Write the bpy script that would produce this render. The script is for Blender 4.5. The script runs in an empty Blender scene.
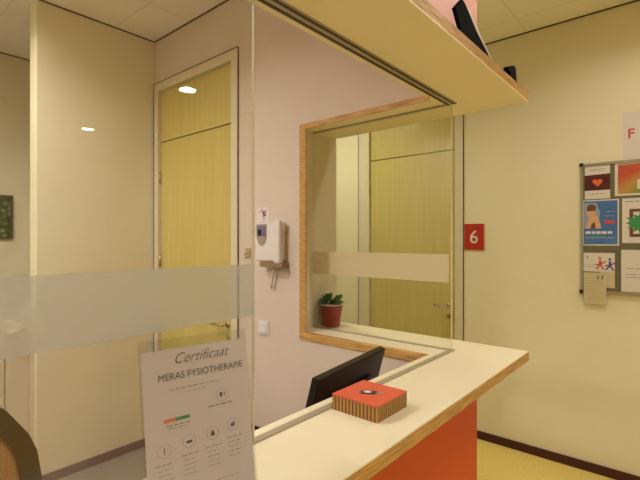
import bpy, bmesh, math, random
from mathutils import Vector, Matrix
random.seed(7)
sc = bpy.context.scene
C = sc.collection

# ------------------------------------------------------------------ camera
EYE = 1.61
cam_d = bpy.data.cameras.new('camera'); cam = bpy.data.objects.new('camera', cam_d); C.objects.link(cam)
cam.location = (0, 0, EYE)
cam_d.sensor_fit = 'HORIZONTAL'; cam_d.sensor_width = 36.0; cam_d.lens = 36.0 * 434 / 640
cam_d.clip_start = 0.02
cam.rotation_euler = (math.radians(90), 0, -math.atan2(.761, .649))
sc.camera = cam
# ------------------------------------------------------------------ world, exposure
w = bpy.data.worlds.new('world'); sc.world = w; w.use_nodes = True
w.node_tree.nodes['Background'].inputs[0].default_value = (1.0, .85, .65, 1)
w.node_tree.nodes['Background'].inputs[1].default_value = .3
sc.view_settings.view_transform = 'Standard'; sc.view_settings.look = 'None'
sc.view_settings.gamma = 1; sc.view_settings.exposure = 0.06
sc.view_settings.use_curve_mapping = False

CEIL = 3.185
# lamps: x, y, watts, colour
LAMPS = [
    (2.55, .19, 3.15, (1, .98, .94)), (2.55, -2.31, 4.2, (1, .98, .94)), (2.55, -4.81, 6.0, (1, .98, .94)), (2.55, 2.69, 7.6, (1, 1, .76)),
    (.55, -.55, 5.0, (1, .98, .97)), (.55, -2.9, 10, (1, .98, .97)),
    (.3, 2.1, 6.6, (1, .96, .96)), (.35, 3.0, 4.0, (1, .97, .96)), (-.9, 2.4, 12, (1, .97, .98)),
]

# ------------------------------------------------------------------ materials
def L(c):
    return tuple(((v/255)/12.92 if v/255 <= .04045 else ((v/255+.055)/1.055)**2.4) for v in c)
def mat(name, col, rough=.6, metal=0, bump=0, bscale=60, var=0.0, vscale=3, spec=.5, stretch=None):
    m = bpy.data.materials.new(name); m.use_nodes = True
    nt = m.node_tree; p = nt.nodes['Principled BSDF']
    c = L(col)
    p.inputs['Roughness'].default_value = rough; p.inputs['Metallic'].default_value = metal
    p.inputs['Specular IOR Level'].default_value = spec
    tc = nt.nodes.new('ShaderNodeTexCoord'); mp = nt.nodes.new('ShaderNodeMapping')
    nt.links.new(tc.outputs['Object'], mp.inputs[0])
    if stretch: mp.inputs['Scale'].default_value = stretch
    n = nt.nodes.new('ShaderNodeTexNoise'); n.inputs['Scale'].default_value = vscale; n.inputs['Detail'].default_value = 5
    nt.links.new(mp.outputs[0], n.inputs['Vector'])
    r = nt.nodes.new('ShaderNodeValToRGB')
    r.color_ramp.elements[0].position = .3; r.color_ramp.elements[1].position = .7
    r.color_ramp.elements[0].color = tuple(v*(1-var) for v in c)+(1,)
    r.color_ramp.elements[1].color = tuple(min(1, v*(1+var)) for v in c)+(1,)
    nt.links.new(n.outputs['Fac'], r.inputs[0]); nt.links.new(r.outputs[0], p.inputs['Base Color'])
    if bump:
        n2 = nt.nodes.new('ShaderNodeTexNoise'); n2.inputs['Scale'].default_value = bscale
        nt.links.new(mp.outputs[0], n2.inputs['Vector'])
        b = nt.nodes.new('ShaderNodeBump'); b.inputs['Strength'].default_value = bump; b.inputs['Distance'].default_value = .003
        nt.links.new(n2.outputs['Fac'], b.inputs['Height']); nt.links.new(b.outputs[0], p.inputs['Normal'])
    return m

M = {}
M['wall'] = mat('cream_wall_paint', (236, 227, 195), .75, bump=.12, bscale=140, var=.02)
M['pinkwall'] = mat('warm_white_wall_paint', (218, 203, 186), .75, bump=.12, bscale=140, var=.02)
M['frame'] = mat('cream_lacquer', (222, 210, 182), .45, var=.01)
M['gap'] = mat('dark_joint', (84, 66, 44), .9)
M['woodgap'] = mat('brown_joint', (128, 98, 52), .9)
M['wood'] = mat('yellow_ash_veneer', (206, 188, 108), .42, var=.07, vscale=2.2, stretch=(14, 14, .8))
M['plytop'] = mat('cream_laminate', (236, 224, 192), .33, var=.01)
M['plyunder'] = mat('pale_birch_laminate', (246, 232, 186), .5, var=.02)
M['orange'] = mat('orange_laminate', (216, 78, 30), .4, var=.03)
M['lid'] = mat('red_orange_lid', (214, 92, 62), .5, var=.04)
M['salmon'] = mat('salmon_laminate', (238, 168, 148), .5, var=.02)
M['black'] = mat('black_plastic', (16, 14, 13), .35)
M['matteblack'] = mat('matte_black_card', (9, 8, 7), .9, spec=.08)
M['blackgloss'] = mat('black_gloss_plastic', (14, 12, 12), .18)
M['olive'] = mat('dark_olive_plastic', (84, 76, 52), .5, var=.05)
M['alu'] = mat('brushed_aluminium', (175, 168, 150), .4, metal=.7)
M['railgrey'] = mat('grey_channel', (178, 166, 138), .4, metal=.3)
M['darkmetal'] = mat('dark_track_groove', (72, 60, 42), .6)
M['maroon'] = mat('maroon_baseboard', (70, 24, 22), .45)
M['greybase'] = mat('grey_baseboard', (138, 112, 100), .5)
M['red'] = mat('red_sign', (186, 42, 22), .4)
M['potred'] = mat('red_glazed_pot', (140, 34, 24), .3, var=.08, vscale=12)
M['rimwhite'] = mat('pot_lip', (220, 200, 190), .3)
M['soil'] = mat('soil', (50, 34, 22), .95, bump=.8, bscale=200, var=.3, vscale=60)
M['leaf'] = mat('succulent_leaf', (48, 104, 44), .35, var=.35, vscale=40)
M['white'] = mat('white_plastic', (228, 222, 216), .4)
M['greyplastic'] = mat('grey_plastic', (168, 150, 138), .4)
M['tan'] = mat('tan_plastic_tray', (150, 122, 92), .5)
M['paper'] = mat('white_paper', (226, 218, 208), .8)
M['papergrey'] = mat('certificate_paper', (216, 204, 204), .8)
M['paperbeige'] = mat('beige_paper', (208, 196, 156), .8)
M['ink'] = mat('dark_grey_ink', (92, 82, 82), .8)
M['inklight'] = mat('light_grey_ink', (150, 140, 138), .8)
M['corkgrey'] = mat('grey_green_board', (112, 106, 78), .8, var=.06, vscale=60)
M['blue'] = mat('blue_print', (74, 116, 178), .55, var=.12, vscale=6)
M['green'] = mat('green_print', (62, 148, 84), .6)
M['brown'] = mat('brown_print', (112, 70, 46), .6)
M['skin'] = mat('skin_print', (222, 172, 132), .6)
M['redprint'] = mat('red_print', (206, 66, 66), .6)
M['purple'] = mat('purple_print', (96, 74, 150), .6)
M['orangeprint'] = mat('orange_print', (222, 120, 60), .6)
M['firedark'] = mat('dark_red_print', (84, 22, 14), .6, var=.5, vscale=22)
M['glow'] = mat('glow_red_print', (232, 104, 66), .6, var=.2, vscale=30)
M['steel'] = mat('satin_steel', (206, 190, 160), .3, metal=.8)
M['beigehandle'] = mat('beige_handle', (248, 226, 184), .4)
M['chrome'] = mat('steel_handle', (200, 184, 140), .25, metal=.9)
M['screen'] = mat('violet_grey_screen', (120, 108, 140), .3)
M['darkink'] = mat('black_ink', (40, 34, 34), .8)
M['flowerink'] = mat('flower_ink', (140, 70, 96), .8)
M['bin'] = mat('dark_maroon_bin', (52, 18, 16), .5)
M['desk'] = mat('birch_desk', (214, 190, 150), .45, var=.03)

def ply():
    m = mat('plywood_edge', (178, 126, 62), .55)
    nt = m.node_tree; p = nt.nodes['Principled BSDF']
    tc = nt.nodes.new('ShaderNodeTexCoord')
    n = nt.nodes.new('ShaderNodeTexNoise'); n.inputs['Scale'].default_value = 1; n.inputs['Detail'].default_value = 3
    mp = nt.nodes.new('ShaderNodeMapping'); mp.inputs['Scale'].default_value = (9, 9, 260)
    nt.links.new(tc.outputs['Object'], mp.inputs[0]); nt.links.new(mp.outputs[0], n.inputs['Vector'])
    r = nt.nodes.new('ShaderNodeValToRGB')
    r.color_ramp.elements[0].position = .36; r.color_ramp.elements[0].color = L((164, 116, 52))+(1,)
    r.color_ramp.elements[1].position = .62; r.color_ramp.elements[1].color = L((220, 177, 104))+(1,)
    nt.links.new(n.outputs['Fac'], r.inputs[0]); nt.links.new(r.outputs[0], p.inputs['Base Color'])
    return m
M['ply'] = ply()

def stripes(name, c1, c2, scale, axis=(1, 1, 0)):
    m = bpy.data.materials.new(name); m.use_nodes = True; nt = m.node_tree; p = nt.nodes['Principled BSDF']
    p.inputs['Roughness'].default_value = .6
    tc = nt.nodes.new('ShaderNodeTexCoord'); d = nt.nodes.new('ShaderNodeVectorMath'); d.operation = 'DOT_PRODUCT'
    d.inputs[1].default_value = axis; nt.links.new(tc.outputs['Object'], d.inputs[0])
    mu = nt.nodes.new('ShaderNodeMath'); mu.operation = 'MULTIPLY'; mu.inputs[1].default_value = scale
    nt.links.new(d.outputs['Value'], mu.inputs[0])
    s = nt.nodes.new('ShaderNodeMath'); s.operation = 'SINE'; nt.links.new(mu.outputs[0], s.inputs[0])
    r = nt.nodes.new('ShaderNodeValToRGB'); r.color_ramp.elements[0].color = L(c1)+(1,); r.color_ramp.elements[1].color = L(c2)+(1,)
    r.color_ramp.elements[0].position = .2; r.color_ramp.elements[1].position = .8
    ma = nt.nodes.new('ShaderNodeMapRange'); ma.inputs[1].default_value = -1; nt.links.new(s.outputs[0], ma.inputs[0])
    nt.links.new(ma.outputs[0], r.inputs[0]); nt.links.new(r.outputs[0], p.inputs['Base Color'])
    return m
M['boxside'] = stripes('striped_wood_side', (112, 74, 34), (190, 142, 72), 620, (1, .8, 0))
M['gradient'] = stripes('print_bands', (178, 96, 62), (196, 128, 88), 180, (0, .15, 1))

def mesh_weave():
    m = mat('mesh_weave', (176, 150, 96), .7)
    nt = m.node_tree; p = nt.nodes['Principled BSDF']
    tc = nt.nodes.new('ShaderNodeTexCoord'); ch = nt.nodes.new('ShaderNodeTexChecker')
    mp = nt.nodes.new('ShaderNodeMapping'); mp.inputs['Rotation'].default_value = (0, .785, 0)
    nt.links.new(tc.outputs['Object'], mp.inputs[0]); nt.links.new(mp.outputs[0], ch.inputs['Vector'])
    ch.inputs['Scale'].default_value = 260
    ch.inputs['Color1'].default_value = L((232, 208, 150))+(1,); ch.inputs['Color2'].default_value = L((156, 130, 84))+(1,)
    nt.links.new(ch.outputs[0], p.inputs['Base Color'])
    return m
M['mesh'] = mesh_weave()

def ceiling_mat():
    m = mat('mineral_ceiling_tile', (232, 220, 196), .9)
    nt = m.node_tree; p = nt.nodes['Principled BSDF']
    tc = nt.nodes.new('ShaderNodeTexCoord'); b = nt.nodes.new('ShaderNodeTexBrick')
    b.offset = 0; b.inputs['Scale'].default_value = 1; b.inputs['Brick Width'].default_value = .6; b.inputs['Row Height'].default_value = .6
    b.inputs['Mortar Size'].default_value = .004; b.inputs['Mortar Smooth'].default_value = .5
    mp = nt.nodes.new('ShaderNodeMapping'); mp.inputs['Location'].default_value = (.34, .26, 0)
    b.inputs['Color1'].default_value = L((250, 244, 232))+(1,); b.inputs['Color2'].default_value = L((249, 243, 230))+(1,)
    b.inputs['Mortar'].default_value = L((228, 216, 194))+(1,)
    nt.links.new(tc.outputs['Object'], mp.inputs[0]); nt.links.new(mp.outputs[0], b.inputs['Vector'])
    nt.links.new(b.outputs['Color'], p.inputs['Base Color'])
    return m
M['ceiling'] = ceiling_mat()
M['floor'] = mat('ochre_speckled_linoleum', (224, 200, 112), .55, var=.14, vscale=90)
M['boothfloor'] = mat('grey_brown_floor', (140, 126, 112), .6, var=.1, vscale=60)

def glass(name, tint, extra=0.0):
    m = bpy.data.materials.new(name); m.use_nodes = True; nt = m.node_tree
    nt.nodes.remove(nt.nodes['Principled BSDF']); out = nt.nodes['Material Output']
    t = nt.nodes.new('ShaderNodeBsdfTransparent'); t.inputs[0].default_value = tint+(1,)
    g = nt.nodes.new('ShaderNodeBsdfGlossy'); g.inputs['Roughness'].default_value = .01
    f = nt.nodes.new('ShaderNodeFresnel'); f.inputs[0].default_value = 1.45
    ge = nt.nodes.new('ShaderNodeNewGeometry'); ri = nt.nodes.new('ShaderNodeMapRange'); ri.inputs[3].default_value = 1.45; ri.inputs[4].default_value = 1/1.45
    nt.links.new(ge.outputs['Backfacing'], ri.inputs[0]); nt.links.new(ri.outputs[0], f.inputs[0])   # same reflectance on both faces of the sheet
    mx = nt.nodes.new('ShaderNodeMixShader')
    nt.links.new(f.outputs[0], mx.inputs[0]); nt.links.new(t.outputs[0], mx.inputs[1]); nt.links.new(g.outputs[0], mx.inputs[2])
    nt.links.new(mx.outputs[0], out.inputs[0])
    return m
M['glass'] = glass('clear_glass', (.97, .975, .95))
M['acrylic'] = glass('clear_acrylic', (.97, .97, .97))
def frosted(name='frosted_film', dc=(172, 170, 160), tc_=(240, 234, 220), mixf=.37):
    m = bpy.data.materials.new(name); m.use_nodes = True; nt = m.node_tree
    nt.nodes.remove(nt.nodes['Principled BSDF']); out = nt.nodes['Material Output']
    t = nt.nodes.new('ShaderNodeBsdfTransparent'); t.inputs[0].default_value = (.9, .9, .9, 1)
    d = nt.nodes.new('ShaderNodeBsdfDiffuse'); d.inputs[0].default_value = L(dc)+(1,)
    tr = nt.nodes.new('ShaderNodeBsdfTranslucent'); tr.inputs[0].default_value = L(tc_)+(1,)
    a = nt.nodes.new('ShaderNodeMixShader'); a.inputs[0].default_value = .55
    nt.links.new(d.outputs[0], a.inputs[1]); nt.links.new(tr.outputs[0], a.inputs[2])
    b = nt.nodes.new('ShaderNodeMixShader'); b.inputs[0].default_value = mixf
    nt.links.new(t.outputs[0], b.inputs[1]); nt.links.new(a.outputs[0], b.inputs[2]); nt.links.new(b.outputs[0], out.inputs[0])
    return m
M['frost'] = frosted()
M['frostlit'] = frosted('lit_frosted_film', (250, 240, 214), (250, 240, 214), .62)  # same film; brighter light on the hatch pane put into its colour and opacity
def emis(name, col, s):
    m = bpy.data.materials.new(name); m.use_nodes = True; p = m.node_tree.nodes['Principled BSDF']
    p.inputs['Emission Color'].default_value = col+(1,); p.inputs['Emission Strength'].default_value = s
    p.inputs['Base Color'].default_value = (.8, .8, .8, 1)
    return m
M['lens'] = emis('lamp_lens', (1, .9, .7), 14)

# ------------------------------------------------------------------ mesh helpers (world coordinates; obj() moves them under their thing)
def V(*a): return Vector(a)
def pbox(bm, o, a, b, c):
    o, a, b, c = map(Vector, (o, a, b, c))
    vs = [bm.verts.new(o+a*i+b*j+c*k) for k in (0, 1) for j in (0, 1) for i in (0, 1)]
    fs = [bm.faces.new([vs[i] for i in q]) for q in ((0, 2, 3, 1), (4, 5, 7, 6), (0, 1, 5, 4), (2, 6, 7, 3), (0, 4, 6, 2), (1, 3, 7, 5))]
    return vs, fs
def box(bm, x0, x1, y0, y1, z0, z1, bev=0):
    vs, fs = pbox(bm, (x0, y0, z0), (x1-x0, 0, 0), (0, y1-y0, 0), (0, 0, z1-z0))
    if bev:
        es = list({e for f in fs for e in f.edges})
        bmesh.ops.bevel(bm, geom=es, offset=bev, segments=2, profile=.5, affect='EDGES')
def BX(*a, bev=0):
    bm = bmesh.new(); box(bm, *a, bev=bev); return bm
def boxes(*bs):
    bm = bmesh.new()
    for b in bs: box(bm, *b)
    return bm
def prism(pts, f, depth):          # pts 2D list, f maps (a,b,c)->Vector
    bm = bmesh.new()
    lo = [bm.verts.new(f(a, b, 0)) for a, b in pts]; hi = [bm.verts.new(f(a, b, depth)) for a, b in pts]
    n = len(pts); bm.faces.new(lo[::-1]); bm.faces.new(hi)
    for i in range(n): bm.faces.new((lo[i], lo[(i+1) % n], hi[(i+1) % n], hi[i]))
    bmesh.ops.recalc_face_normals(bm, faces=bm.faces)
    return bm
def lathe(prof, c, axis=(0, 0, 1), seg=32, bm=None):
    bm = bm or bmesh.new(); q = Vector(axis).to_track_quat('Z', 'Y'); rings = []
    for r, z in prof:
        rings.append([bm.verts.new(Vector(c)+q @ Vector((r*math.cos(2*math.pi*k/seg), r*math.sin(2*math.pi*k/seg), z))) for k in range(seg)])
    for a, b in zip(rings, rings[1:]):
        for k in range(seg): bm.faces.new((a[k], a[(k+1) % seg], b[(k+1) % seg], b[k]))
    if prof[0][0] > 0: bm.faces.new(rings[0][::-1])
    if prof[-1][0] > 0: bm.faces.new(rings[-1])
    return bm
def tube(pts, r, seg=10, bm=None):
    bm = bm or bmesh.new(); pts = [Vector(p) for p in pts]; rings = []
    for i, p in enumerate(pts):
        d = (pts[min(i+1, len(pts)-1)]-pts[max(i-1, 0)]).normalized(); q = d.to_track_quat('Z', 'Y')
        rr = r[i] if isinstance(r, (list, tuple)) else r
        rings.append([bm.verts.new(p+q @ Vector((rr*math.cos(2*math.pi*k/seg), rr*math.sin(2*math.pi*k/seg), 0))) for k in range(seg)])
    for a, b in zip(rings, rings[1:]):
        for k in range(seg): bm.faces.new((a[k], a[(k+1) % seg], b[(k+1) % seg], b[k]))
    bm.faces.new(rings[0][::-1]); bm.faces.new(rings[-1])
    return bm
def root_of(o):
    while o.parent: o = o.parent
    return o
def obj(name, bm, m, parent=None, smooth=False, loc=None, mats=None):
    me = bpy.data.meshes.new(name)
    off = Vector((0, 0, 0))
    if parent: off = root_of(parent).location.copy()
    elif loc is not None: off = Vector(loc)
    bmesh.ops.translate(bm, verts=bm.verts, vec=-off)
    bm.normal_update(); bm.to_mesh(me); bm.free()
    for k in (mats or [m]): me.materials.append(M[k])
    if smooth:
        for p in me.polygons: p.use_smooth = True
    o = bpy.data.objects.new(name, me); C.objects.link(o)
    if parent: o.parent = parent
    elif loc is not None: o.location = loc
    return o
def thing(name, label, cat, loc, group=None):
    o = bpy.data.objects.new(name, None); C.objects.link(o); o.location = loc; o.empty_display_size = .05
    o['label'] = label; o['category'] = cat
    if group: o['group'] = group
    return o
def tag(o, label, cat, group=None):
    o['label'] = label; o['category'] = cat
    if group: o['group'] = group
    return o
def struct(name, bm, m):
    o = obj(name, bm, m); o['kind'] = 'structure'; return o
def text_bm(s, size, o, u, v, shear=0, depth=.0006, align='LEFT', sx=1, offset=0.0):
    cu = bpy.data.curves.new('t', 'FONT'); cu.body = s; cu.size = size; cu.shear = shear; cu.extrude = depth/2; cu.align_x = align; cu.resolution_u = 4; cu.offset = offset
    t = bpy.data.objects.new('t', cu); C.objects.link(t)
    dg = bpy.context.evaluated_depsgraph_get(); me = bpy.data.meshes.new_from_object(t.evaluated_get(dg))
    bm = bmesh.new(); bm.from_mesh(me)
    u = Vector(u).normalized(); v = Vector(v).normalized(); w = u.cross(v); o = Vector(o)
    for q in bm.verts: q.co = o+u*q.co.x*sx+v*q.co.y+w*(q.co.z+depth/2)
    bpy.data.objects.remove(t); bpy.data.curves.remove(cu); bpy.data.meshes.remove(me)
    return bm

# ------------------------------------------------------------------ key dimensions (metres)
XP = 1.775      # booth face of the partition
XR = 3.52       # corridor wall
YG = .842       # line of the sliding glass
ZC = 1.098      # counter top
ZS = 2.2425     # underside of the overhead shelf
XO = 2.146      # outer side of the partition
YF = .565       # front edge of counter and shelf
YB = 1.70       # end of hatch

# ------------------------------------------------------------------ room shell
struct('floor', BX(-1.5, XR+.15, -6.5, 4.6, -.1, 0), 'floor')
bf = struct('floor_booth', BX(-1.5, XP, .78, 4.4, 0, .004), 'boothfloor')
struct('ceiling', BX(-1.5, XR+.15, -6.5, 4.6, CEIL, CEIL+.1), 'ceiling')
struct('wall_left', BX(-1.65, -1.5, -6.5, 4.6, -.1, CEIL+.1), 'wall')
struct('wall_front', BX(-1.5, XR+.15, -6.65, -6.5, -.1, CEIL+.1), 'wall')
struct('wall_back', BX(-1.5, XR+.15, 4.4, 4.55, 0, CEIL), 'wall')
# corridor wall with the opening of door 6
struct('wall_right', boxes((XR, XR+.15, -6.5, 1.43, 0, CEIL), (XR, XR+.15, 2.494, 4.4, 0, CEIL), (XR, XR+.15, 1.43, 2.494, 2.844, CEIL)), 'wall')
# partition between booth and corridor: hatch end, door opening, band above the hatch and below the counter
struct('wall_partition', boxes(
    (XP, XO, YB, 2.194, 0, CEIL), (XP, XO, 3.254, 4.4, 0, CEIL), (XP, XO, 2.194, 3.254, 2.844, CEIL),
    (XP, 2.035, .80, YB, ZS+.045, CEIL), (XP, XP+.018, 1.661, YB, ZC-.042, ZS), (XP, XP+.028, .89, YB, ZS, ZS+.045), (XP, 2.035, .80, YB, 0, ZC-.042)), 'pinkwall')
struct('wall_closet', BX(.956, XP, 3.24, 3.38, 0, CEIL), 'wall')
# shadow gaps under the ceiling
T = .008
struct('trim_1', BX(XR-T, XR, -6.5, 4.4, CEIL-T, CEIL), 'gap')
struct('trim_2', BX(.95, XP, 3.24-T, 3.24, CEIL-T, CEIL), 'gap')
struct('trim_3', BX(XP-T, XP, .80, 3.24-T, CEIL-T, CEIL), 'gap')
struct('trim_4', BX(-1.5, XP, 4.4-T, 4.4, CEIL-T, CEIL), 'gap')
struct('baseboard_right', boxes((XR-.014, XR, -6.5, 1.43, 0, .062), (XR-.014, XR, 2.494, 4.4, 0, .062)), 'maroon')
struct('baseboard_closet', BX(.956, XP, 3.226, 3.24, .004, .066), 'greybase')
struct('baseboard_partition', boxes((XP-.014, XP, .82, 2.194, .004, .066)), 'greybase')

# ------------------------------------------------------------------ doors
def door(n, x, nx, y0, y1, l0, l1, gapdir):
    """x: wall face, nx: direction of the visible normal, y0..y1 outer frame, l0..l1 leaf"""
    fr = struct('door_%d' % n, boxes(*[tuple(b) for b in [
        (min(x+nx*.012, x-nx*.09), max(x+nx*.012, x-nx*.09), y0+.006, l0-.003, 0, 2.838),
        (min(x+nx*.012, x-nx*.09), max(x+nx*.012, x-nx*.09), l1+.003, y1-.006, 0, 2.838),
        (min(x+nx*.012, x-nx*.09), max(x+nx*.012, x-nx*.09), l0-.003, l1+.003, 2.775, 2.838)]]), 'frame')
    a, b = sorted((x+nx*.014, x-nx*.09))
    a2, b2 = sorted((x+nx*.004, x-nx*.09))
    g = obj('frame_gap', boxes((a2, b2, y0, y0+.004, 0, 2.844), (a, b, y1-.006, y1, 0, 2.844), (a, b, y0+.006, y1-.006, 2.838, 2.844)), 'gap', fr)
    a, b = sorted((x-nx*.015, x-nx*.055))
    leaf = obj('door_leaf', BX(a, b, l0, l1, .01, 2.372), 'wood', fr)
    pn = obj('transom_panel', BX(a, b, l0, l1, 2.382, 2.772), 'wood', fr)
    a, b = sorted((x-nx*.03, x-nx*.05))
    obj('transom_gap', BX(a, b, l0, l1, 2.372, 2.382), 'woodgap', fr)
    # dark backing so that no light leaks round the leaf
    a, b = sorted((x-nx*.06, x-nx*.09))
    obj('backing', BX(a, b, l0-.003, l1+.003, 0, 2.775), 'gap', fr)
    hy = l0+.06
    xs = x-nx*.015
    h = lathe([(.022, 0), (.022, .006)], (xs, hy, 1.05), (nx, 0, 0), 20)
    tube([(xs, hy, 1.05), (xs+nx*.045, hy, 1.05), (xs+nx*.05, hy+.012, 1.05), (xs+nx*.05, hy+.12, 1.05)], .008, 10, h)
    hd = obj('door_handle', h, 'chrome', leaf, True)
    e = lathe([(.02, 0), (.02, .005)], (xs, hy, .96), (nx, 0, 0), 20)
    obj('escutcheon', e, 'chrome', leaf)
    hh = bmesh.new()
    for z in (.3, 1.45, 2.1): tube([(xs+nx*.008, l1+.004, z-.045), (xs+nx*.008, l1+.004, z+.045)], .009, 10, hh)
    obj('hinge', hh, 'chrome', leaf, True)
    return fr
door(1, XR, -1, 1.43, 2.494, 1.507, 2.366, 0)
door(2, XP, -1, 2.194, 3.236, 2.265, 3.170, 0)

# ------------------------------------------------------------------ counter
ct = thing('reception_counter', 'cream L shaped reception counter with plywood edge and orange front panel', 'counter', (XO, YF, 0))
def Lp(z, t, x1=XO, y0=YF, xi=XP+.02, yi=.89):
    pts = [(-1.45, y0), (x1, y0), (x1, YB), (xi, YB), (xi, yi), (-1.45, yi)]
    return prism(pts, lambda a, b, c: V(a, b, z+c), t)
top = obj('countertop', Lp(ZC-.004, .004), 'plytop', ct)
obj('plywood_core', Lp(ZC-.042, .038), 'ply', ct)
obj('front_panel', BX(-1.45, 2.035, .764, .80, 0, ZC-.042), 'orange', ct)
# inside edge of the ledge under the hatch: bare plywood seen from the booth
obj('inner_edge_strip', BX(XP-.006, XP+.02, .89, 1.660, ZC-.04, ZC), 'ply', ct)

# overhead shelf
sh = thing('overhead_shelf', 'pale birch shelf over the counter with plywood edge and salmon fascia', 'shelf', (XO, YF, ZS))
pts = [(-1.45, YF), (2.133, YF), (2.133, YB), (XP+.03, YB), (XP+.03, .89), (-1.45, .89)]
obj('shelf_board', prism(pts, lambda a, b, c: V(a, b, ZS+c), .006), 'plyunder', sh)
obj('plywood_edge', prism(pts, lambda a, b, c: V(a, b, ZS+.006+c), .037), 'ply', sh)
obj('fascia_panel', BX(-1.45, 2.035, .764, .80, ZS+.045, CEIL), 'salmon', sh)

# plywood surround of the hatch, seen from the booth
hf = thing('hatch_frame', 'plywood surround of the hatch in the booth wall', 'frame', (XP-.01, 1.64, ZC))
obj('upright', BX(XP-.006, XP+.002, 1.614, 1.660, ZC, ZS-.018), 'ply', hf)
obj('upright_lining', BX(XP+.002, XP+.03, 1.616, 1.660, ZC, ZS), 'frame', hf)
obj('header', BX(XP-.006, XP-.001, .875, 1.660, ZS-.018, ZS+.010), 'ply', hf)
obj('side_lining', BX(XP+.03, XO-.002, 1.693, YB, ZC, ZS), 'frame', hf)

# ------------------------------------------------------------------ glass
def pane(name, label, b, bandb, film='frost'):
    t = thing(name, label, 'glass pane', (b[0], b[2], b[4]))
    obj('glass_sheet', BX(*b), 'glass', t)
    obj('frosted_band', BX(*bandb), film, t)
    return t
Z0, Z1 = ZC+.004, ZS-.004
p1 = pane('sliding_glass_pane', 'clear sliding glass pane with wide frosted band on the left of the counter', (-1.4, .726, YG-.004, YG+.004, Z0, Z1),
          (-1.4, .726, YG-.0052, YG-.0042, 1.419, 1.550))
obj('edge_trim', BX(.7262, .7274, YG-.004, YG+.004, Z0, Z1), 'frame', p1)
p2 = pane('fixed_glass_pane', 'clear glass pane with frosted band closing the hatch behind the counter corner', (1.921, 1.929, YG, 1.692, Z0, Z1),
          (1.919, 1.9205, YG+.01, 1.690, 1.412, 1.543), 'frostlit')
obj('edge_trim', BX(1.9215, 1.9285, YG-.003, YG-.0002, Z0, Z1), 'plytop', p2)
tr = thing('sliding_track', 'double grooved metal sliding track under the overhead shelf', 'rail', (0, YG, ZS))
obj('track_body', BX(-1.45, 1.93, YG-.024, YG+.024, ZS-.0035, ZS), 'railgrey', tr)
obj('groove', BX(-1.45, 1.93, YG-.018, YG-.009, ZS-.0055, ZS-.0035), 'darkmetal', tr)
obj('groove', BX(-1.45, 1.93, YG+.009, YG+.018, ZS-.0055, ZS-.0035), 'darkmetal', tr)
br = thing('glass_channel', 'thin grey glass channel running round the counter top', 'rail', (1.9, YG, ZC))
obj('front_channel', BX(-1.45, 1.937, YG-.012, YG+.012, ZC, ZC+.004), 'railgrey', br)
obj('side_channel', BX(1.913, 1.937, YG+.012, 1.69, ZC, ZC+.004), 'railgrey', br)
hc = tag(obj('head_channel', BX(1.913, 1.937, YG+.024, 1.69, ZS-.004, ZS), 'railgrey', loc=(1.925, 1.2, ZS-.004)), 'thin grey channel holding the top of the fixed hatch pane', 'rail')

# ------------------------------------------------------------------ objects on the counter
# square box: orange lid, striped sides, small emblem
bt = thing('square_box', 'square box with orange top and striped wooden sides on the counter', 'box', (1.10, .743, ZC))
obj('box_body', BX(1.023, 1.188, .662, .824, ZC, ZC+.044, bev=.0015), 'boxside', bt)
lid = obj('box_lid', BX(1.0225, 1.1885, .6615, .8245, ZC+.044, ZC+.048), 'lid', bt)
def disc(cx, cy, z, rx, ry, ang, h=.0006, n=28):
    ca, sa = math.cos(ang), math.sin(ang)
    return prism([(cx+rx*math.cos(2*math.pi*k/n)*ca-ry*math.sin(2*math.pi*k/n)*sa, cy+rx*math.cos(2*math.pi*k/n)*sa+ry*math.sin(2*math.pi*k/n)*ca) for k in range(n)], lambda a, b, c: V(a, b, z+c), h)
ZL = ZC+.048
obj('emblem', disc(1.101, .744, ZL, .034, .017, -.95), 'black', lid)
obj('emblem_white', disc(1.102, .749, ZL+.0006, .012, .009, -.95), 'white', lid)  # white part of the printed logo
obj('emblem_tail', disc(1.116, .714, ZL+.0006, .014, .006, -.95), 'greyplastic', lid)
obj('emblem_spot', disc(1.082, .766, ZL+.0006, .006, .006, -.95), 'greyplastic', lid)

# certificate in an acrylic stand
O = V(.377, .7135, ZC+.004)
U = V(.590-.377, .668-.7135, 0); W_ = U.length; U.normalize()
N = V(-.209, -.978, 0); N = (N-U*N.dot(U)).normalized()
UP = (V(0, 0, .319)-N*.06); H_ = UP.length; UP.normalize(); NN = U.cross(UP)
if NN.dot(N) < 0: NN = -NN
cs = thing('certificate_stand', 'printed certificate in a clear acrylic stand at the front of the counter', 'sign', O)
def Q(a, b, c=0): return O+U*a+UP*b+NN*c
def plate(a0, a1, b0, b1, c0, c1, bm=None):
    bm = bm or bmesh.new(); pbox(bm, Q(a0, b0, c0), U*(a1-a0), UP*(b1-b0), NN*(c1-c0)); return bm
ac = plate(0, W_, 0, H_, .0012, .0032)
plate(0, W_, 0, H_, -.0032, -.0012, ac)
pbox(ac, O+V(0, 0, -.0035)-N*.0, U*W_, -N*.11, V(0, 0, .003))
obj('acrylic_holder', ac, 'acrylic', cs)
pp = obj('certificate_sheet', plate(.004, W_-.004, .004, H_-.020, -.0006, .0006), 'papergrey', cs)
def ctext(s, size, a, b, **k):
    return text_bm(s, size, Q(a, b, .0007), U, UP, depth=.0004, **k)
def dash(bm, a0, a1, b, h=.0012): plate(a0, a1, b, b+h, .0007, .0010, bm)
obj('script_title', ctext('Certificaat', .028, W_*.54, H_*.850, shear=.45, align='CENTER', sx=.95, offset=-.0003), 'ink', pp)
obj('name_line', ctext('MERAS FYSIOTHERAPIE', .0185, W_*.545, H_*.762, align='CENTER', sx=.92), 'ink', pp)
lt = bmesh.new()
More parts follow.
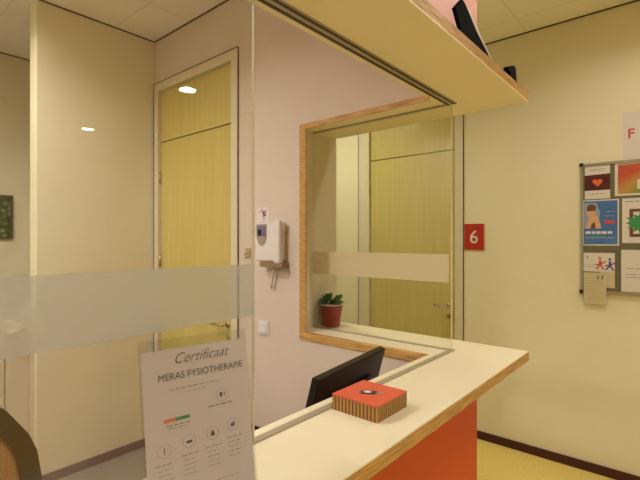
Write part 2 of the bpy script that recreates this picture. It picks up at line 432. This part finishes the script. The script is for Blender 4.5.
def words(a0, a1, b, h=.0016):
    a = a0
    while a < a1:
        l = min(random.uniform(.006, .014), a1-a); dash(lt, a, a+l, b, h); a += l+.003
words(.052, .152, H_*.705)
words(.083, .127, H_*.680, .001)
obj('small_print', lt, 'inklight', pp)
lt = bmesh.new()
# rating strip
obj('rating_strip_red', plate(.038, .060, H_*.532, H_*.532+.006, .0007, .001), 'orangeprint', pp)
obj('rating_strip_green', plate(.060, .087, H_*.532, H_*.532+.006, .0007, .001), 'green', pp)
words(.042, .087, H_*.508, .002); words(.046, .08, H_*.494, .0015)
obj('caption_print', lt, 'inklight', pp); lt = bmesh.new()
words(.125, .178, H_*.560, .003)
obj('caption_print', lt, 'inklight', pp)
def ring(cx, cb, r):
    bm = bmesh.new(); n = 28; A = [bm.verts.new(Q(cx+r*math.cos(2*math.pi*k/n), cb+r*math.sin(2*math.pi*k/n), .001)) for k in range(n)]
    Bv = [bm.verts.new(Q(cx+(r-.0007)*math.cos(2*math.pi*k/n), cb+(r-.0007)*math.sin(2*math.pi*k/n), .001)) for k in range(n)]
    for k in range(n): bm.faces.new((A[k], A[(k+1) % n], Bv[(k+1) % n], Bv[k]))
    return bm
for cx, cb in ((.155, H_*.62), (.036, H_*.385), (.083, H_*.405), (.130, H_*.41), (.174, H_*.43)):
    obj('icon_ring', ring(cx, cb, .0125), 'inklight', pp)
for cx, cb, ww, hh in ((.153, H_*.62, .005, .009), (.160, H_*.622, .002, .006), (.036, H_*.385, .0016, .012), (.083, H_*.400, .011, .005), (.130, H_*.405, .008, .006), (.130, H_*.42, .004, .004), (.173, H_*.428, .008, .006), (.176, H_*.44, .003, .004)):
    obj('icon_symbol', plate(cx-ww/2, cx+ww/2, cb-hh/2, cb+hh/2, .0007, .0011), 'ink', pp)
for cx, cb in ((.036, H_*.31), (.083, H_*.33), (.130, H_*.335), (.174, H_*.355)):
    lt = bmesh.new(); words(cx-.016, cx+.016, cb, .0018)
    for r_ in range(1, 5): words(cx-.013, cx+.013, cb-.0085*r_, .0012)
    obj('caption_print', lt, 'inklight', pp)
lt = bmesh.new(); words(.03, .18, H_*.14, .0012)
obj('caption_print', lt, 'inklight', pp)

# potted succulent
px_, py_ = 2.003, 1.621
pl = thing('potted_succulent', 'small green succulent in a glossy red pot on the counter ledge', 'plant', (px_, py_, ZC))
pot = lathe([(.046, 0), (.050, .003), (.052, .01), (.057, .06), (.063, .095), (.068, .122), (.070, .130), (.066, .131), (.063, .125), (.058, .118), (0.0001, .118)], (px_, py_, ZC), seg=40)
po = obj('pot', pot, 'potred', pl, True)
obj('rim', lathe([(.0665, .129), (.0705, .129), (.0705, .1325), (.0665, .1325)], (px_, py_, ZC), seg=40), 'rimwhite', po, True)
obj('soil', lathe([(.0001, .120), (.062, .120), (.0001, .1225)], (px_, py_, ZC), seg=30), 'soil', pl)
fo = bmesh.new()
def leafblob(c, d, l, wd, th):
    n0 = len(fo.verts)
    q = Vector(d).normalized().to_track_quat('Z', 'Y').to_matrix().to_4x4()
    mt = Matrix.Translation(Vector(c)+Vector(d).normalized()*l*.5) @ q @ Matrix.Diagonal((wd, th, l*.5, 1))
    bmesh.ops.create_icosphere(fo, subdivisions=2, radius=1, matrix=mt)
for (sx, sy, hgt) in ((-.035, .01, .055), (-.012, -.02, .075), (-.02, .03, .062), (.03, -.01, .035), (.012, .012, .032), (.045, -.022, .058), (-.048, -.01, .035), (.03, .03, .045)):
    base = V(px_, py_, ZC+.12)+V(*(Vector((.649, -.761, 0))*sx))+V(.761*sy, .649*sy, 0)
    tipp = base+V(0, 0, hgt)
    obj('stem', tube([base, (base+tipp)/2+V(.003, 0, 0), tipp], .003, 6), 'leaf', pl, True)
    for k in range(18):
        f = random.uniform(.2, 1); a = random.uniform(0, 6.28)
        leafblob(base.lerp(tipp, f), (math.cos(a), math.sin(a), random.uniform(.1, 1.2)), random.uniform(.022, .032), .011, .005)
obj('foliage', fo, 'leaf', pl, True)

# ------------------------------------------------------------------ things on the overhead shelf
ZT = ZS+.043
yy = .60
ds = thing('photo_stand', 'long black tilted frame with a white edge on top of the overhead shelf', 'frame', (1.6, yy, ZT))
fxz = lambda a, b, c: V(a, yy+c, b)
yy = .572
obj('frame_body', prism([(1.400, ZT), (1.338, 2.355), (1.395, 2.405), (1.420, 2.400), (1.520, 2.345), (1.68, ZT)], fxz, .012), 'matteblack', ds)
obj('white_face', prism([(1.440, 2.392), (1.455, 2.396), (1.545, 2.352), (1.70, ZT), (1.68, ZT), (1.522, 2.346)], fxz, .012), 'white', ds)
yy = .59
ds2 = thing('display_holder', 'small black wedge holder near the right end of the overhead shelf', 'holder', (2.0, yy, ZT))
obj('holder_body', prism([(1.955, ZT), (1.965, 2.338), (1.925, 2.335), (1.928, 2.35), (2.005, 2.378), (2.035, 2.375), (2.055, ZT)], fxz, .02), 'matteblack', ds2)
obj('holder_lip', BX(1.955, 2.05, yy-.012, yy, ZT, ZT+.012), 'black', ds2)

# ------------------------------------------------------------------ booth: desk, monitor, bin, chair
dk = thing('office_desk', 'birch desk behind the counter carrying the monitor', 'desk', (1.0, 1.05, 0))
obj('desktop', BX(.55, 1.755, .81, 1.32, .725, .75, bev=.002), 'desk', dk)
for x in (.58, 1.70):
    for y in (.84, 1.27):
        obj('leg', BX(x, x+.035, y, y+.035, .004, .725), 'alu', dk)
A = V(1.092, .935, 0); B_ = V(1.61, 1.0, 0); mu = (B_-A); MW = mu.length; mu.normalize(); nb = V(mu.y, -mu.x, 0)
mup = (V(0, 0, math.cos(math.radians(15)))+nb*math.sin(math.radians(15))).normalized(); mn = mu.cross(mup)
if mn.dot(nb) < 0: mn = -mn
MH = .335
MO = V(A.x, A.y, 1.143)-mup*MH
mo = thing('computer_monitor', 'black computer monitor seen from behind above the counter edge', 'monitor', (1.36, 1.08, .75))
def mplate(a0, a1, b0, b1, c0, c1, bev=0):
    bm = bmesh.new(); vs, fs = pbox(bm, MO+mu*a0+mup*b0+mn*c0, mu*(a1-a0), mup*(b1-b0), mn*(c1-c0))
    bmesh.ops.recalc_face_normals(bm, faces=bm.faces)
    if bev: bmesh.ops.bevel(bm, geom=list(bm.edges), offset=bev, segments=2, affect='EDGES')
    return bm
obj('back_shell', mplate(0, MW, 0, MH, -.03, 0, .003), 'black', mo)
obj('electronics_bulge', mplate(.1, MW-.1, .04, MH-.09, 0, .010, .004), 'black', mo)
obj('screen', mplate(.012, MW-.012, .015, MH-.012, -.031, -.0302), 'blackgloss', mo)
cpt = MO+mu*MW*.5+mup*.14+mn*.022
obj('stand_neck', tube([V(cpt.x, cpt.y, .758), cpt], .02, 16), 'black', mo, True)
obj('stand_base', lathe([(.11, 0), (.11, .006), (.03, .012)], (cpt.x, cpt.y, .75), seg=36), 'black', mo, True)

bn = thing('waste_bin', 'dark maroon bin standing against the booth wall beneath the wall phone', 'bin', (1.66, 2.04, .004))
obj('bin_body', prism([(1.585, 1.93), (1.765, 1.93), (1.765, 2.17), (1.585, 2.17)], lambda a, b, c: V(a, b, .004+c), .455), 'bin', bn)
obj('bin_rim', boxes((1.58, 1.765, 1.925, 1.935, .455, .475), (1.58, 1.765, 2.165, 2.175, .455, .475), (1.58, 1.59, 1.935, 2.165, .455, .475), (1.755, 1.765, 1.935, 2.165, .455, .475)), 'bin', bn)

# office chair, mesh back towards the glass
ch = thing('office_chair', 'office chair with yellow mesh back and dark frame behind the glass', 'chair', (.17, 1.32, .004))
def yplane(y): return lambda a, b, c: V(a, y+c, b)
outer = [(.34, .62), (.43, .76), (.45, .90), (.437, .985), (.418, 1.035), (.408, 1.052), (.36, 1.125), (.31, 1.16), (.24, 1.178), (.17, 1.183)]
outer += [(.34-x, z) for x, z in outer[-2::-1]]
cx_, cz_ = .17, .9
inner = []
for x, z in outer:
    dx, dz = x-cx_, z-cz_; l = math.hypot(dx, dz); k = (l-.052)/l; inner.append((cx_+dx*k, cz_+dz*k))
bm = bmesh.new(); n = len(outer)
for dy in (0, .03):
    pass
R = [[bm.verts.new(V(x, 1.48+dy, z)) for x, z in pts_] for dy in (0, .03) for pts_ in (outer, inner)]
o0, i0, o1, i1 = R
for k in range(n):
    j = (k+1) % n
    bm.faces.new((o0[k], o0[j], i0[j], i0[k])); bm.faces.new((o1[j], o1[k], i1[k], i1[j]))
    bm.faces.new((o0[j], o0[k], o1[k], o1[j])); bm.faces.new((i0[k], i0[j], i1[j], i1[k]))
bmesh.ops.recalc_face_normals(bm, faces=bm.faces)
obj('back_frame', bm, 'olive', ch)
obj('mesh_back', prism(inner, yplane(1.49), .006), 'mesh', ch)
obj('back_support', tube([(.17, 1.515, .80), (.17, 1.53, .62), (.17, 1.50, .46), (.17, 1.35, .44)], .02, 10), 'olive', ch, True)
obj('seat', BX(-.06, .40, 1.02, 1.46, .46, .53, bev=.025), 'olive', ch)
obj('gas_column', tube([(.17, 1.27, .10), (.17, 1.27, .46)], .028, 14), 'black', ch, True)
for k in range(5):
    a = 2*math.pi*k/5+.3; e = V(.17+.28*math.cos(a), 1.27+.28*math.sin(a), .075)
    f_ = obj('star_leg', tube([(.17, 1.27, .11), e], [.026, .016], 10), 'black', ch, True)
    obj('castor', lathe([(.026, -.02), (.03, -.012), (.03, .012), (.026, .02)], (e.x, e.y, .034), (math.sin(a), -math.cos(a), 0), 16), 'black', f_, True)

# ------------------------------------------------------------------ booth wall: phone, card, switch, hook
X0 = XP
ph = thing('wall_intercom', 'white wall intercom phone with small screen and handset', 'phone', (X0, 1.90, 1.46))
obj('body', BX(X0-.035, X0, 1.80, 2.025, 1.485, 1.712, bev=.008), 'white', ph)
sc_ = obj('screen_surround', prism([(1.923, 1.704), (2.014, 1.704), (2.012, 1.62), (1.995, 1.588), (1.965, 1.572), (1.94, 1.588), (1.925, 1.62)], lambda a, b, c: V(X0-.035-c, a, b), .002), 'greyplastic', ph)
obj('display', BX(X0-.0385, X0-.037, 1.932, 2.004, 1.632, 1.694), 'screen', sc_)
obj('display_dark_area', BX(X0-.0395, X0-.0385, 1.968, 2.0, 1.636, 1.672), 'black', sc_)  # black area of the screen itself
hs = obj('handset', BX(X0-.062, X0-.03, 1.790, 1.842, 1.475, 1.722, bev=.01), 'white', ph)
obj('earpiece', BX(X0-.036, X0-.02, 1.783, 1.79, 1.66, 1.71), 'white', hs)
obj('tray', BX(X0-.055, X0, 1.775, 1.965, 1.452, 1.484, bev=.003), 'tan', ph)
ph_done = True
obj('cord', tube([(X0-.03, 1.865, 1.455), (X0-.034, 1.872, 1.43), (X0-.026, 1.882, 1.40), (X0-.022, 1.895, 1.36), (X0-.016, 1.903, 1.325)], .006, 8), 'white', ph, True)
ph.location.y -= .028
cd = thing('flower_card', 'small pinkish card with dark flower sketch above the intercom', 'card', (X0, 1.96, 1.72))
obj('card_sheet', BX(X0-.002, X0, 1.908, 2.02, 1.716, 1.806), 'paper', cd)
fl = bmesh.new()
for (y, z, r) in ((1.962, 1.775, .010), (1.945, 1.762, .008), (1.958, 1.757, .008), (1.947, 1.779, .007), (1.975, 1.79, .006), (1.995, 1.782, .005), (1.955, 1.735, .004), (1.935, 1.79, .004)):
    lathe([(r, 0), (r, .0008)], (X0-.002, y, z), (-1, 0, 0), 12, fl)
tube([(X0-.0025, 1.955, 1.76), (X0-.0025, 1.957, 1.722)], .0015, 6, fl)
obj('flower_sketch', fl, 'flowerink', cd)
sw = thing('light_switch', 'white square light switch on the booth wall below the intercom', 'switch', (X0, 1.955, 1.08))
obj('switch_plate', BX(X0-.008, X0, 1.912, 2.0, 1.038, 1.122, bev=.003), 'white', sw)
obj('rocker', BX(X0-.013, X0-.008, 1.928, 1.984, 1.052, 1.108, bev=.002), 'white', sw)
hk = thing('key_hook', 'small grey hook fixed on the wall beside the door frame', 'hook', (X0, 2.10, 1.50))
obj('hook_plate', BX(X0-.006, X0, 2.075, 2.125, 1.50, 1.56, bev=.002), 'steel', hk)
obj('hook_arm', tube([(X0-.004, 2.10, 1.53), (X0-.03, 2.10, 1.52), (X0-.034, 2.10, 1.535)], .004, 8), 'steel', hk, True)
obj('hook_arm', tube([(X0-.004, 2.10, 1.508), (X0-.028, 2.10, 1.495), (X0-.034, 2.10, 1.51)], .004, 8), 'steel', hk, True)

# ------------------------------------------------------------------ corridor wall: door number, board and papers
sg = thing('number_sign', 'square red sign with white numeral 6 beside the wooden door', 'sign', (XR, 1.342, 1.53))
pk = obj('sign_plate', BX(XR-.012, XR, 1.264, 1.421, 1.53, 1.742, bev=.002), 'red', sg)
FU, FV = (0, -1, 0), (0, 0, 1)     # reading direction on the corridor wall
obj('numeral', text_bm('6', .15, (XR-.0128, 1.342, 1.585), FU, FV, align='CENTER', offset=.001, depth=.001), 'white', sg)

def rb(y0, y1, z0, z1, d0, d1, bev=0): return BX(XR-d1, XR-d0, y0, y1, z0, z1, bev=bev)
bd = thing('notice_board', 'grey pin board with thin aluminium frame and black corners on the wall', 'notice board', (XR, .0, 1.245))
obj('board_panel', rb(-.60, .575, 1.255, 2.13, 0, .012), 'corkgrey', bd)
for nm, a in (('frame_rail', (-.61, .585, 2.122, 2.140, 0, .02)), ('frame_rail', (-.61, .585, 1.245, 1.263, 0, .02)), ('frame_rail', (.569, .585, 1.263, 2.122, 0, .02)), ('frame_rail', (-.61, -.594, 1.263, 2.122, 0, .02))):
    obj(nm, rb(*a), 'alu', bd)
for y in (.580, -.605):
    for z in (1.250, 2.135):
        obj('corner_cap', rb(y-.012, y+.012, z-.012, z+.012, 0, .024, bev=.003), 'black', bd)

def sheet(name, label, cat, y0, y1, z0, z1, m, d=.012, t=.0015, group=None):
    th_ = thing(name, label, cat, (XR-d, (y0+y1)/2, z0), group)
    s = obj('sheet', rb(y0, y1, z0, z1, d, d+t), m, th_)
    return th_, s, d+t
def poly(pts, d, h, m, parent, name):
    # pts: (fraction from left of the paper, z)
    return obj(name, prism(pts, lambda a, b, c: V(XR-d-c, a, b), h), m, parent)
def rows(parent, y0, y1, zs, d, m, name, h=.005, wmin=.01, wmax=.03):
    bm = bmesh.new()
    for z in zs:
        y = y1
        while y > y0+.004:
            l = min(random.uniform(wmin, wmax), y-y0); box(bm, XR-d-.0006, XR-d, y-l, y, z, z+h); y -= l+.006
    return obj(name, bm, m, parent)

# fire-heart leaflet
t1, s1, d1 = sheet('leaflet', 'white leaflet with glowing red heart picture in the board corner', 'leaflet', .412, .560, 1.893, 2.120, 'paper')
pic = poly([(.412, 1.952), (.56, 1.952), (.56, 2.058), (.412, 2.062)], d1, .0005, 'firedark', s1, 'picture')
def heart(cy, cz, r):
    out = []
    for k in range(30):
        a = 2*math.pi*k/30; out.append((cy+r*16*math.sin(a)**3/16, cz+r*(13*math.cos(a)-5*math.cos(2*a)-2*math.cos(3*a)-math.cos(4*a))/16))
    return out
poly(heart(.484, 2.006, .030), d1+.0005, .0004, 'glow', s1, 'heart_print')
poly(heart(.484, 2.008, .016), d1+.0009, .0003, 'orangeprint', s1, 'heart_core')
rows(s1, .44, .53, [2.085, 2.095], d1, 'inklight', 'print_lines', .004); rows(s1, .44, .54, [1.925], d1, 'inklight', 'print_lines', .004)
# green/orange landscape poster
t2, s2, d2 = sheet('leaflet', 'orange and green leaflet at the top of the notice board', 'leaflet', .13, .385, 1.905, 2.122, 'paper')
bm = bmesh.new(); nb_ = 14
def grad_mat():
    m = bpy.data.materials.new('orange_green_print'); m.use_nodes = True; nt = m.node_tree; p = nt.nodes['Principled BSDF']; p.inputs['Roughness'].default_value = .6
    tc = nt.nodes.new('ShaderNodeTexCoord'); d = nt.nodes.new('ShaderNodeVectorMath'); d.operation = 'DOT_PRODUCT'; d.inputs[1].default_value = (0, 2.6, 5.0)
    nt.links.new(tc.outputs['Object'], d.inputs[0])
    n = nt.nodes.new('ShaderNodeTexNoise'); n.inputs['Scale'].default_value = 20; nt.links.new(tc.outputs['Object'], n.inputs['Vector'])
    ad = nt.nodes.new('ShaderNodeMath'); ad.operation = 'MULTIPLY_ADD'; ad.inputs[1].default_value = .35; nt.links.new(n.outputs['Fac'], ad.inputs[0]); nt.links.new(d.outputs['Value'], ad.inputs[2])
    r = nt.nodes.new('ShaderNodeValToRGB'); e = r.color_ramp.elements
    e[0].position = .25; e[0].color = L((118, 146, 50))+(1,); e[1].position = 1.0; e[1].color = L((196, 84, 52))+(1,)
    x = e.new(.6); x.color = L((196, 150, 74))+(1,)
    nt.links.new(ad.outputs[0], r.inputs[0]); nt.links.new(r.outputs[0], p.inputs['Base Color'])
    return m
M['ogprint'] = grad_mat()
pi2 = poly([(.13, 1.918), (.368, 1.918), (.368, 2.112), (.13, 2.112)], d2, .0005, 'ogprint', s2, 'picture')
obj('white_inset', rb(.20, .262, 1.945, 2.005, d2+.0005, d2+.001), 'paper', s2)
obj('green_mark', rb(.22, .25, 1.955, 1.99, d2+.001, d2+.0013), 'green', s2)
# blue poster with portrait
t3, s3, d3 = sheet('poster', 'blue poster with portrait of a resting person on the notice board', 'poster', .362, .573, 1.572, 1.886, 'paper')
poly([(.370, 1.580), (.566, 1.580), (.566, 1.878), (.370, 1.878)], d3, .0005, 'blue', s3, 'blue_field')
M['paleblue'] = mat('pale_blue_print', (150, 166, 190), .6)
poly([(.48, 1.690), (.564, 1.690), (.564, 1.866), (.49, 1.866), (.47, 1.80)], d3+.0005, .0003, 'paleblue', s3, 'photo_ground')
poly([(.462, 1.69), (.555, 1.69), (.540, 1.735), (.530, 1.77), (.52, 1.78), (.49, 1.78), (.475, 1.745)], d3+.0008, .0003, 'skin', s3, 'shoulders_print')
poly([(.522+.026*math.cos(a*.3), 1.802+.034*math.sin(a*.3)) for a in range(21)], d3+.0011, .0003, 'skin', s3, 'face_print')
poly([(.498, 1.812), (.548, 1.808), (.546, 1.84), (.530, 1.858), (.505, 1.852), (.49, 1.835)], d3+.0014, .0003, 'brown', s3, 'hair_print')
poly([(.495, 1.69), (.525, 1.69), (.52, 1.72), (.50, 1.735)], d3+.0014, .0003, 'brown', s3, 'shadow_print')
rows(s3, .40, .555, [1.652], d3+.0005, 'white', 'white_lettering', .018, .02, .04)
rows(s3, .385, .555, [1.622], d3+.0005, 'paleblue', 'pale_lettering', .008)
obj('green_lettering', rb(.44, .53, 1.632, 1.640, d3+.0005, d3+.001), 'green', s3)
poly([(.385, 1.722), (.445, 1.722), (.445, 1.744), (.385, 1.744)], d3+.0005, .0004, 'redprint', s3, 'red_mark')
rows(s3, .39, .44, [1.77], d3+.0005, 'paleblue', 'pale_lettering', .006); rows(s3, .385, .43, [1.80], d3+.0005, 'paleblue', 'pale_lettering', .006)
# green splat poster
t4, s4, d4 = sheet('poster', 'white poster with green splash over brown frame on the notice board', 'poster', .10, .345, 1.590, 1.886, 'paper')
bm = boxes((XR-d4-.0006, XR-d4, .14, .305, 1.795, 1.815), (XR-d4-.0006, XR-d4, .14, .305, 1.630, 1.650), (XR-d4-.0006, XR-d4, .285, .305, 1.65, 1.795), (XR-d4-.0006, XR-d4, .14, .16, 1.65, 1.795))
obj('brown_frame_print', bm, 'brown', s4)
sp = []
for k in range(26):
    a = 2*math.pi*k/26; r = (.062 if k % 2 else .096)*random.uniform(.9, 1.1); sp.append((.235+r*math.cos(a), 1.722+r*.8*math.sin(a)))
poly(sp, d4+.0006, .0004, 'green', s4, 'green_splash')
rows(s4, .2, .33, [1.862], d4, 'ink', 'print_lines', .004, .02, .05)
# small card with two figures
t5, s5, d5 = sheet('postcard', 'white postcard with red and purple figures on the notice board', 'card', .385, .567, 1.392, 1.522, 'paper', d=.0145)
def figure(y, z, s, m, nm):
    bm = bmesh.new()
    for (a, b, c, e, r) in ((0, .5, 0, .9, .12), (0, .5, -.45, .8, .07), (0, .55, .4, .45, .07), (0, .5, -.3, 0, .08), (0, .5, .35, .05, .08), (.02, 1.0, .02, 1.2, .12)):
        tube([(XR-d5-.001, y+a*s, z+b*s), (XR-d5-.001, y+c*s, z+e*s)], r*s, 6, bm)
    for v in bm.verts: v.co.x = XR-d5-.0006+(v.co.x-(XR-d5-.001))*.02
    obj(nm, bm, m, s5)
figure(.468, 1.408, .07, 'redprint', 'red_figure'); figure(.412, 1.402, .07, 'purple', 'purple_figure')
obj('dark_dot', rb(.538, .548, 1.485, 1.495, d5, d5+.0006), 'ink', s5)
rows(s5, .50, .55, [1.425], d5, 'inklight', 'print_lines', .003); rows(s5, .50, .55, [1.44], d5, 'inklight', 'print_lines', .003)
# beige note behind, beige note in front hanging below the frame
t6, s6, d6 = sheet('note', 'small beige note tucked behind the hanging beige paper', 'note', .385, .47, 1.285, 1.395, 'paperbeige', d=.0125)
t7, s7, d7 = sheet('hanging_note', 'beige lined paper hanging over the bottom rail of the notice board', 'note', .432, .565, 1.168, 1.386, 'paperbeige', d=.0205)
M['lineprint'] = mat('faint_line_print', (182, 168, 124), .8)
rows(s7, .45, .55, [1.2+.018*k for k in range(9)], d7, 'lineprint', 'print_lines', .003, .02, .04)
obj('dark_mark', rb(.476, .484, 1.340, 1.366, d7, d7+.0006), 'ink', s7); obj('dark_mark', rb(.45, .458, 1.342, 1.368, d7, d7+.0006), 'ink', s7)
# white letter
t8, s8, d8 = sheet('letter', 'large white letter with faint lines on the notice board', 'letter', .11, .350, 1.266, 1.545, 'paper')
rows(s8, .14, .325, [1.42, 1.38, 1.362], d8, 'inklight', 'print_lines', .004, .03, .07)
# sheet with the red initial above the board
t9, s9, d9 = sheet('wall_notice', 'white sheet with red capital F on the wall above the notice board', 'notice', .0, .345, 2.150, 2.458, 'paper', d=0)
obj('letter_f', text_bm('F', .088, (XR-d9-.0002, .318, 2.285), FU, FV, offset=.0015, depth=.0006), 'redprint', s9)

# ------------------------------------------------------------------ far left: picture and low gate with handle
pc = thing('framed_picture', 'framed picture of green leaves on the far left wall', 'picture', (.95, 4.4, 1.62))
obj('picture_frame', boxes((.78, 1.112, 4.375, 4.4, 1.97, 1.987), (.78, 1.112, 4.375, 4.4, 1.619, 1.636), (.78, .797, 4.375, 4.4, 1.636, 1.97), (1.095, 1.112, 4.375, 4.4, 1.636, 1.97)), 'olive', pc)
def foliage_mat():
    m = mat('leaf_picture_print', (96, 104, 70), .5); nt = m.node_tree; p = nt.nodes['Principled BSDF']
    tc = nt.nodes.new('ShaderNodeTexCoord'); v = nt.nodes.new('ShaderNodeTexVoronoi'); v.inputs['Scale'].default_value = 22
    nt.links.new(tc.outputs['Object'], v.inputs['Vector'])
    r = nt.nodes.new('ShaderNodeValToRGB'); e = r.color_ramp.elements
    e[0].position = .1; e[0].color = L((170, 168, 140))+(1,); e[1].position = .7; e[1].color = L((52, 62, 34))+(1,)
    x = e.new(.35); x.color = L((92, 112, 60))+(1,)
    nt.links.new(v.outputs['Distance'], r.inputs[0]); nt.links.new(r.outputs[0], p.inputs['Base Color']); return m
M['leafpic'] = foliage_mat()
obj('print', BX(.797, 1.095, 4.385, 4.398, 1.636, 1.97), 'leafpic', pc)
gt = thing('low_gate', 'low cream gate with beige lever handle beside the far closet wall', 'gate', (.7, 3.31, .004))
lf = obj('gate_leaf', BX(.800, .925, 3.30, 3.335, .02, 1.15, bev=.002), 'frame', gt)
obj('gate_post', BX(.926, .955, 3.29, 3.345, .004, 1.17), 'frame', gt)
obj('gate_wing', BX(.35, .792, 3.30, 3.335, .004, 1.15, bev=.002), 'frame', gt)
obj('lever_handle', tube([(.812, 3.30, 1.02), (.85, 3.25, 1.027), (.892, 3.205, 1.035), (.890, 3.195, 1.045), (.775, 3.20, 1.11)], [.015, .015, .017, .017, .013], 10), 'beigehandle', lf, True)

# ------------------------------------------------------------------ ceiling lamps
where = {0: 'over the corridor beside the counter', 1: 'over the corridor behind the viewer', 2: 'at the far front end of the corridor', 3: 'over the corridor beyond the hatch',
         4: 'over the lobby in front of the counter', 5: 'over the lobby far from the counter', 6: 'over the office chair', 7: 'in front of the low cream gate', 8: 'over the left part of the booth'}
for k, (x, y, wt, colr) in enumerate(LAMPS):
    t = thing('ceiling_downlight', 'round recessed ceiling downlight '+where[k], 'lamp', (x, y, CEIL), 'round ceiling downlights')
    obj('trim_ring', lathe([(.085, 0), (.115, 0), (.112, -.008), (.088, -.010), (.085, 0)], (x, y, CEIL), seg=40), 'white', t, True)
    obj('lens', lathe([(.0001, -.003), (.085, -.003)], (x, y, CEIL), seg=40), 'lens', t)
    ld = bpy.data.lights.new('downlight', 'AREA'); ld.shape = 'DISK'; ld.size = .17; ld.energy = wt*2.2; ld.color = colr; ld.spread = math.radians(150)
    lo = bpy.data.objects.new('downlight', ld); C.objects.link(lo); lo.parent = t; lo.location = (0, 0, -.012)
